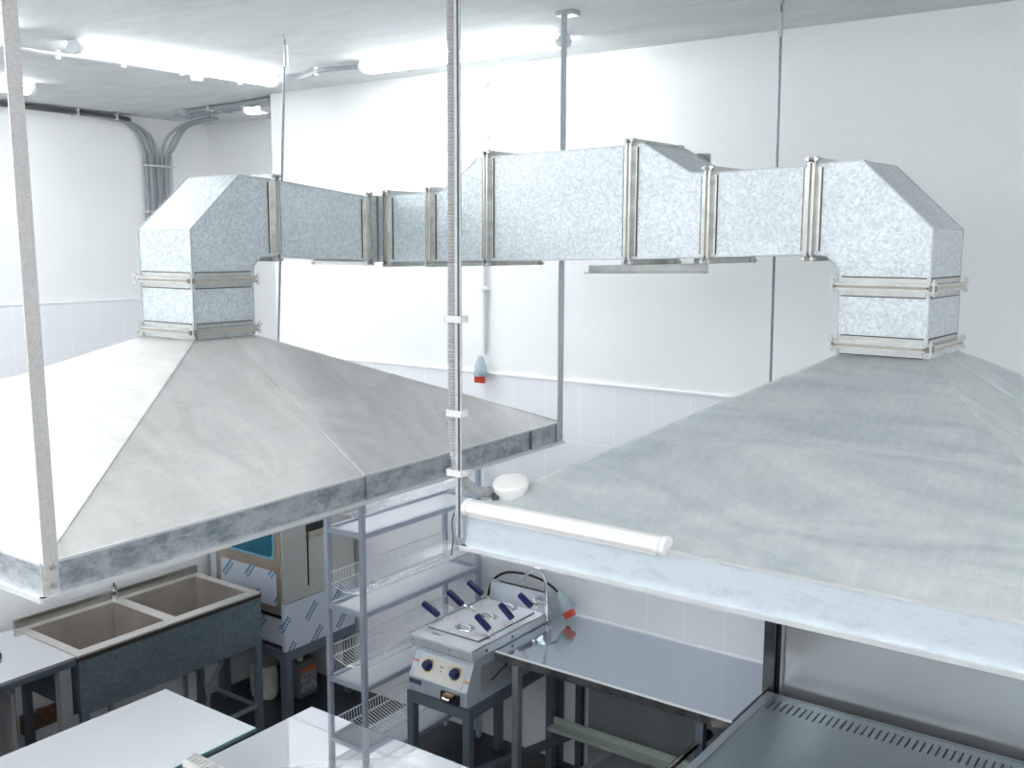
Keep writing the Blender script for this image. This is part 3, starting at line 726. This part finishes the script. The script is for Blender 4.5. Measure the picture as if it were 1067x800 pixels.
MB().prism([(FX0+.03,3.628,.9035),(FX1-.055,3.628,.9035),(FX1-.055,4.10,.9035),(FX0+.03,4.10,.9035)], (0,0,.006)).build('lid_plate', plain('lid_filmed_steel',(.86,.89,.92),.14,.35,var=.03,scale=12), t, bevel=.002)
m = MB()
for a, b in (((FX0+.028,3.626),(FX1-.053,3.626)), ((FX1-.053,3.626),(FX1-.053,4.10))): m.bar((*a,.9045),(*b,.9045),.005,.003)
m.build('lid_gap', DARKM, t)
for y in (3.71, 3.90, 4.07):
    m = MB(); ring = [(-2.965+.052*math.cos(k*PI/12), y+.036*math.sin(k*PI/12), .913) for k in range(25)]
    m.tube(ring, .005, 8, False)
    m.tube(curve([(-3.01,y,.911),(-2.99,y,.925),(-2.94,y,.925),(-2.92,y,.911)]), .0055, 8)
    m.disc((-2.965,y,.9095),(0,0,1),.04,.003,18)
    m.build('lid_handle', CHROME, t)
for gx0, gx1, y, z0, z1, w in ((-3.253,-3.15,3.73,.972,.928,0),(-3.252,-3.155,3.93,.976,.924,0),(-3.25,-3.155,4.10,.981,.930,0),(-2.885,-2.803,3.70,.999,.944,1),(-2.888,-2.81,3.90,.996,.935,1),(-2.883,-2.804,4.06,1.001,.951,1)):
    a, b = Vector((gx0,y,z0)), Vector((gx1,y,z1)); d = (b-a).normalized()
    hd = MB().tube([a, a+d*.004, a+d*.02, b-d*.01, b-d*.002, b], .012, 12, True, [.011,.016,.0175,.0175,.016,.011]).build('basket_grip', BLUEP, t)
    m = MB(); base = Vector((gx1+.035, y-.01, .905)) if w else Vector((gx1+.05, y, .905))
    for s in (-.008, .008): m.tube(curve([b-d*.01+Vector((0,s,0)), b+d*.018+Vector((0,s*1.4,0)), base+Vector((-.006,s*2,.012)), base+Vector((0,s*2.2,0))], 5), .0016, 6)
    m.build('grip_wire', CHROME, hd)
    m = MB()
    for q in (.25, .5, .75):
        p = a.lerp(b, q); m.disc(p+Vector((0,-.0135,.0)),(0,-1,.15), .003,.001,8)
    m.build('grip_rivet', CHROME, hd)
m = MB()
for x, y, l, ang in ((-2.99,3.735,.075,-.35),(-2.985,3.93,.075,-.35)):
    d = Vector((math.cos(ang), math.sin(ang),0)); n_ = Vector((-d.y,d.x,0)); p = Vector((x,y,.9105))
    m.bar(p-d*l/2, p+d*l/4, .007,.0008); q = p+d*l/4
    m.prism([q+n_*.012, q-n_*.012, q+d*.03], (0,0,.0008))
m.build('arrow_sticker', ORANGE, t)
m = MB()
for x, y in ((-2.815,3.70),(-2.83,3.86),(-3.09,3.80),(-3.08,3.93),(-2.88,3.63)): m.disc((x,y,.9097),(0,0,1),.010,.001,8)
for x in (-3.13,-2.90): m.disc((x,3.511,.88),(0,-1,0),.006,.001,8)
m.build('tape_dot', ORANGE, t)
# handwriting on the front of the top
fc = bpy.data.curves.new('handwriting', 'FONT'); fc.body = 'OAC'; fc.size = .032; fc.extrude = .0003
fo = bpy.data.objects.new('tmp_text', fc); COL.objects.link(fo)
bpy.context.view_layer.update()
me = bpy.data.meshes.new_from_object(fo); bpy.data.objects.remove(fo)
me.name = 'handwriting'; me.materials.clear(); me.materials.append(INK)
o = bpy.data.objects.new('handwriting', me); COL.objects.link(o); o.parent = t
o.location = Vector((-3.075,3.575,.9028)) - Vector(t.location); o.rotation_euler = (0,0,0)
# vents and the control panel
m = MB()
for k in range(24):
    x = -3.125+k*.0143; m.prism([(x,3.5515,.828),(x+.007,3.5515,.828),(x+.007,3.5515,.850),(x,3.5515,.850)], (0,-.003,0))
m.build('vent_slots', BLACK, t)
s0, s1 = Vector((0,3.543,.812)), Vector((0,3.4915,.704)); sd = (s1-s0); sn = Vector((0,-.9,.43)).normalized()
def PN(x, f, h=.0): q = s0 + sd*f + sn*h; return Vector((x, q.y, q.z))
cpn = MB().prism([PN(-3.09,.02), PN(-2.81,.02), PN(-2.815,.98), PN(-3.11,.98)], sn*.004).build('control_panel', PANELW, t)
for x in (-3.04, -2.87):
    c = PN(x,.45,.004)
    MB().disc(c, sn, .033,.0015,20).build('dial_ring', YEL, cpn)
    kb = MB(); kb.tube([c+sn*.001,c+sn*.008,c+sn*.02,c+sn*.026], .026, 18, True, [.029,.027,.021,.018]); kb.bar(c+sn*.024+Vector((.030,0,0))-sd*.20, c+sn*.024-Vector((.012,0,0))+sd*.10,.011,.012,(0,-.9,.43)); kb.build('knob', BLUEP, cpn)
    kr = MB(); kr.bar(c+sn*.004+Vector((.018,0,0))-sd*.26, c+sn*.004+Vector((.03,0,0))-sd*.14,.010,.003,(0,-.9,.43)); kr.build('knob_pointer', ORANGE, cpn)
c = PN(-2.955,.36,.004); MB().bar(c-Vector((.012,0,0)), c+Vector((.012,0,0)), .008,.002,(0,-.9,.43)).build('indicator', ORANGE, cpn)
c = PN(-2.955,.52,.004); MB().disc(c, sn,.006,.002,10).build('indicator', PLUGG, cpn)
m = MB(); m.bar(PN(-3.14,.38,.001),PN(-3.10,.38,.001),.012,.002,(0,-.9,.43)); m.bar(PN(-2.81,.62,.001),PN(-2.78,.62,.001),.012,.002,(0,-.9,.43)); m.build('tape_strip', ORANGE, t)
MB().box((-3.138,3.490,.665),(-3.06,3.494,.690)).build('badge', plain('dark_badge',(.10,.10,.16),.4,var=.7,scale=60), t)
dv = MB().tube([(-2.875,3.50,.655),(-2.875,3.455,.655)], .016, 12).tube([(-2.90,3.462,.655),(-2.855,3.462,.655)], .013, 10).build('drain_valve', CHROME, t)
MB().box((-2.895,3.452,.672),(-2.845,3.478,.682)).build('valve_lever', plain('copper_lever',(.6,.35,.22),.3,.8), dv)
MB().box((-2.93,3.478,.632),(-2.82,3.492,.680)).build('valve_plate', BLACK, t)
m = MB(); m.box((FX1-.021,3.60,.66),(FX1-.0185,4.0,.80)); m.build('side_panel', STEEL, t)
m = MB(); m.bar((FX1-.018,3.68,.70),(FX1-.018,3.80,.735),.004,.006); m.prism([(FX1-.018,3.80,.748),(FX1-.018,3.80,.722),(FX1-.018,3.825,.743)],(.001,0,0)); m.build('arrow_print', INK, t)
for y in (3.62,3.83): MB().disc((FX1-.001,y,.876),(1,0,0),.008,.002,12).build('frame_screw', INK, t)
t = thing('fryer_stand', (-2.96,3.84,0), 'slate grey steel stand carrying the fryer', 'stand')
m = MB(); m.box((-3.155,3.49,.565),(-2.765,3.53,.618)); m.box((-3.155,4.20,.565),(-2.765,4.24,.618)); m.box((-3.155,3.53,.565),(-3.115,4.20,.618)); m.box((-2.805,3.53,.565),(-2.765,4.20,.618)); m.build('frame', GREYM, t)
for x in (-3.135,-2.785):
    for y in (3.51,4.22): MB().box((x-.02,y-.02,0),(x+.02,y+.02,.57)).build('leg', GREYM, t)
# tap, cable loop and plug behind the fryer
t = thing('swan_neck_tap', (-2.775,4.14,.90), 'chrome swan neck tap at the back corner of the fryer', 'tap')
MB().tube(curve([(-2.768,4.145,.91),(-2.770,4.145,1.00),(-2.785,4.145,1.09),(-2.83,4.145,1.125),(-2.885,4.145,1.095),(-2.925,4.145,1.03)]), .0085, 10).build('spout', CHROME, t)
MB().tube([(-2.768,4.14,.90),(-2.768,4.14,.955)], .019, 12, True, [.019,.014]).build('tap_base', CHROME, t)
m = MB(); c = Vector((-2.815,4.11,.955))
for k in range(4):
    a = k*PI/2+.5; m.tube([c, c+Vector((math.cos(a)*.028,-.004,math.sin(a)*.028))], .006, 8, True, [.006,.008])
m.tube([c, c+Vector((.045,.03,0))], .007, 8); m.build('cross_handle', CHROME, t)
t = thing('black_cable', (-2.95,4.24,.9), 'black cable looped over the back of the fryer to the red plug', 'cable')
MB().tube(curve([(-3.22,4.235,.78),(-3.217,4.235,.87),(-3.184,4.235,.965),(-3.10,4.24,1.025),(-2.98,4.24,1.042),(-2.878,4.24,1.035),(-2.79,4.24,1.005),(-2.725,4.235,.955),(-2.700,4.21,.93)]), .007, 8).build('cable', BLACK, t)
socket((-2.690, 4.205, .945), -.62, 'grey and red plug resting behind the fryer on the grey worktop', 'cable_plug')

# ------------------------------------------------------------------ grey worktop along the wall
t = thing('worktop_table', (-2.13, 4.0, 0), 'reflective grey steel worktop along the tiled wall beside the fryer', 'table')
MB().box((-2.755,3.69,.825),(-1.54,4.318,.852)).build('worktop', TOPG, t, bevel=.002)
MB().box((-2.757,3.684,.808),(-1.54,3.692,.850)).build('front_edge', brushed('worn_edge_steel',(.36,.36,.36),.22,(5,.5,.5),.6,.8), t)
MB().box((-2.755,4.306,.852),(-1.54,4.318,.862)).build('upstand', TRIM, t)
for x, mt in ((-2.65,STEEL_DK),(-1.69,GREYM)): MB().box((x-.018,3.70,0),(x+.018,3.736,.81)).build('leg', mt, t)
for x in (-2.81+.04,-2.64,-1.62): MB().box((x-.018,4.26,0),(x+.018,4.296,.81)).build('leg', DARKM, t)
MB().box((-2.757,3.6825,.8455),(-1.54,3.692,.8525)).build('edge_lip', TRIM, t)
t = thing('shelf_channel', (-2.4,4.02,.33), 'pale green steel channel shelf rail under the grey worktop', 'rail')
m = MB(); m.box((-2.66,4.00,.355),(-1.75,4.06,.362)); m.box((-2.66,3.998,.345),(-1.75,4.002,.365)); m.box((-2.66,4.056,.345),(-1.75,4.06,.40)); m.build('channel', GREEN, t)
t = thing('frame_beam', (-2.7,3.7,.24), 'dark square tube lying under the grey worktop towards the wall', 'beam')
MB().bar((-2.80,3.55,.26),(-2.62,4.20,.26),.035,.035).build('tube', GREYM, t)
t = thing('frame_beam', (-2.2,3.7,.24), 'light square tube under the grey worktop, left of the round pipe', 'beam')
MB().bar((-2.42,3.55,.26),(-2.34,4.20,.26),.035,.035).build('tube', STEEL, t)
t = thing('gas_pipe', (-1.75,3.5,.60), 'round brownish steel pipe sloping beside the stove', 'pipe')
MB().tube([(-1.695,3.79,.70),(-1.70,3.30,.70)], .013, 12).build('pipe', brushed('brown_pipe_steel',(.50,.43,.36),.2,(2,2,2)), t)
MB().tube([(-1.695,3.775,.70),(-1.695,3.81,.70)], .022, 12).build('end_fitting', BLACK, t)
t = thing('dark_wall_sheet', (-2.1,4.2,0), 'grey sheet standing for the darker stretch of wall below the worktop', 'panel')
MB().box((-2.60,4.300,.02),(-1.64,4.312,.80)).build('sheet', plain('dark_wall_grey',(.30,.33,.345),.35,.3,var=.1,scale=3), t)  # darker tone of the wall under the worktop, put into a sheet's colour

# ------------------------------------------------------------------ stove with slotted top, post and splash panel
t = thing('stove', (-.9, 3.5, 0), 'wide dark steel stove top with a row of vent slots at the lower right', 'stove')
SX0, SX1, SY0, SY1 = -1.53, .35, 2.95, 4.045
m = MB(); m.box((SX0+.035,SY0,.80),(SX1,3.893,.848)); m.box((SX0+.035,3.985,.80),(SX1,SY1-.002,.848))
step = .0282; x = -1.475
m.box((SX0+.035,3.893,.80),(x,3.985,.848))
while x < SX1-.05:
    m.box((x+.0075,3.893,.80),(x+step,3.985,.848)); x += step
m.box((x,3.893,.80),(SX1,3.985,.848))
m.build('slotted_top', STOVE, t)
MB().box((SX0,SY0,.80),(SX0+.036,SY1,.853)).build('side_rim', plain('stove_rim_steel',(.30,.34,.37),.35,.6,var=.03), t, bevel=.003)
MB().box((SX0+.02,SY1-.012,.80),(SX1,SY1,.851)).build('rear_rim', STOVE, t)
MB().box((SX0+.02,SY0+.02,.10),(SX1-.02,SY1-.03,.80)).build('body', DARKM, t)
for x in (SX0+.06,SX1-.08):
    for y in (SY0+.07,SY1-.09): MB().box((x-.02,y-.02,0),(x+.02,y+.02,.10)).build('leg', DARKM, t)
t = thing('support_post', (-1.515,4.09,0), 'dark steel corner post between the worktop and the splash panel', 'post')
MB().box((-1.567,4.075,0),(-1.512,4.13,1.96)).build('post', brushed('post_steel',(.20,.21,.22),.25,(2,2,2),.3), t, bevel=.004)
MB().box((-1.512,4.10,0),(-1.49,4.13,1.96)).build('dark_gap_strip', BLACK, t)  # black strip stands for the dark of the gap beside the post
MB().box((-1.492,4.09,0),(-1.478,4.13,1.96)).build('post_flange', STEEL_DK, t)
t = thing('splash_panel', (-.5,4.10,.2), 'tall brushed stainless panel behind the stove under the right hood', 'panel')
MB().box((-1.476,4.10,.25),(.40,4.125,1.96)).build('sheet', STEEL_V, t)
m = MB()
for x in (-1.40,.33): m.box((x-.02,4.125,0),(x+.02,4.15,1.9))
m.build('bracing', GREYM, t)

# ------------------------------------------------------------------ the two near tables
def table(x0, x1, y0, y1, label):
    t = thing('work_table', ((x0+x1)/2,(y0+y1)/2,0), label, 'table')
    MB().box((x0,y0,.836),(x1,y1,.852)).build('tabletop', TOPW, t, bevel=.0015)
    m = MB(); m.box((x0-.002,y1-.001,.845),(x1+.002,y1+.0025,.8515)); m.box((x1-.001,y0,.845),(x1+.0025,y1,.8515)); m.build('edge_film', TOPR, t)
    m = MB(); m.box((x0+.01,y0+.01,.79),(x1-.01,y1-.01,.836)); m.build('apron', DARKM, t)
    for x in (x0+.04,x1-.04):
        for y in (y0+.04,y1-.04): MB().box((x-.02,y-.02,0),(x+.02,y+.02,.80)).build('leg', GREYM, t)
    return t
table(-3.68,-3.075,.9,2.493,'white filmed steel table at the bottom left corner')
table(-3.035,-1.75,.9,2.757,'white filmed steel table at the bottom centre, mirroring the rack posts')
t = thing('slotted_upstand', (-2.6,2.1,.853), 'white slotted vent strip of an appliance at the bottom edge', 'appliance')
m = MB(); m.box((-2.985,2.078,.853),(-2.2,2.088,.93)); m.box((-2.985,2.122,.853),(-2.2,2.132,.93)); m.box((-2.985,2.088,.853),(-2.2,2.122,.918))
x = -2.975
while x < -2.22: m.box((x,2.088,.916),(x+.010,2.122,.930)); x += .02
m.build('vent_strip', WHITEP, t)
MB().box((-2.98,2.00,.853),(-2.2,2.078,.90)).build('appliance_body', plain('tan_panel',(.45,.34,.27),.4), t)

# ------------------------------------------------------------------ camera
yaw, pitch, roll, f = -.6257, .1395, -.0035, 1041.8
fwd = Vector((math.sin(yaw)*math.cos(pitch), math.cos(yaw)*math.cos(pitch), -math.sin(pitch)))
r = Vector((math.cos(yaw), -math.sin(yaw), 0)); d = fwd.cross(r)
r2 = r*math.cos(roll) + d*math.sin(roll); d2 = -r*math.sin(roll) + d*math.cos(roll)
cam = bpy.data.cameras.new('camera'); co = bpy.data.objects.new('camera', cam); COL.objects.link(co)
M = Matrix((( r2.x, -d2.x, -fwd.x, 0), (r2.y, -d2.y, -fwd.y, 0), (r2.z, -d2.z, -fwd.z, 2.8), (0,0,0,1)))
co.matrix_world = M
cam.sensor_width = 36; cam.lens = f/1067*36; cam.clip_start = .05
scene.camera = co

# ------------------------------------------------------------------ world and view
w = bpy.data.worlds.new('world'); scene.world = w; w.use_nodes = True
w.node_tree.nodes['Background'].inputs[0].default_value = (.75,.82,.9,1); w.node_tree.nodes['Background'].inputs[1].default_value = .4
scene.view_settings.view_transform = 'Standard'; scene.view_settings.look = 'None'
scene.view_settings.gamma = 1; scene.view_settings.use_curve_mapping = False
scene.view_settings.exposure = 1.97
scene.cycles.max_bounces = 8; scene.cycles.diffuse_bounces = 5; scene.cycles.glossy_bounces = 4
scene.cycles.use_denoising = True
scene.cycles.sample_clamp_indirect = 6
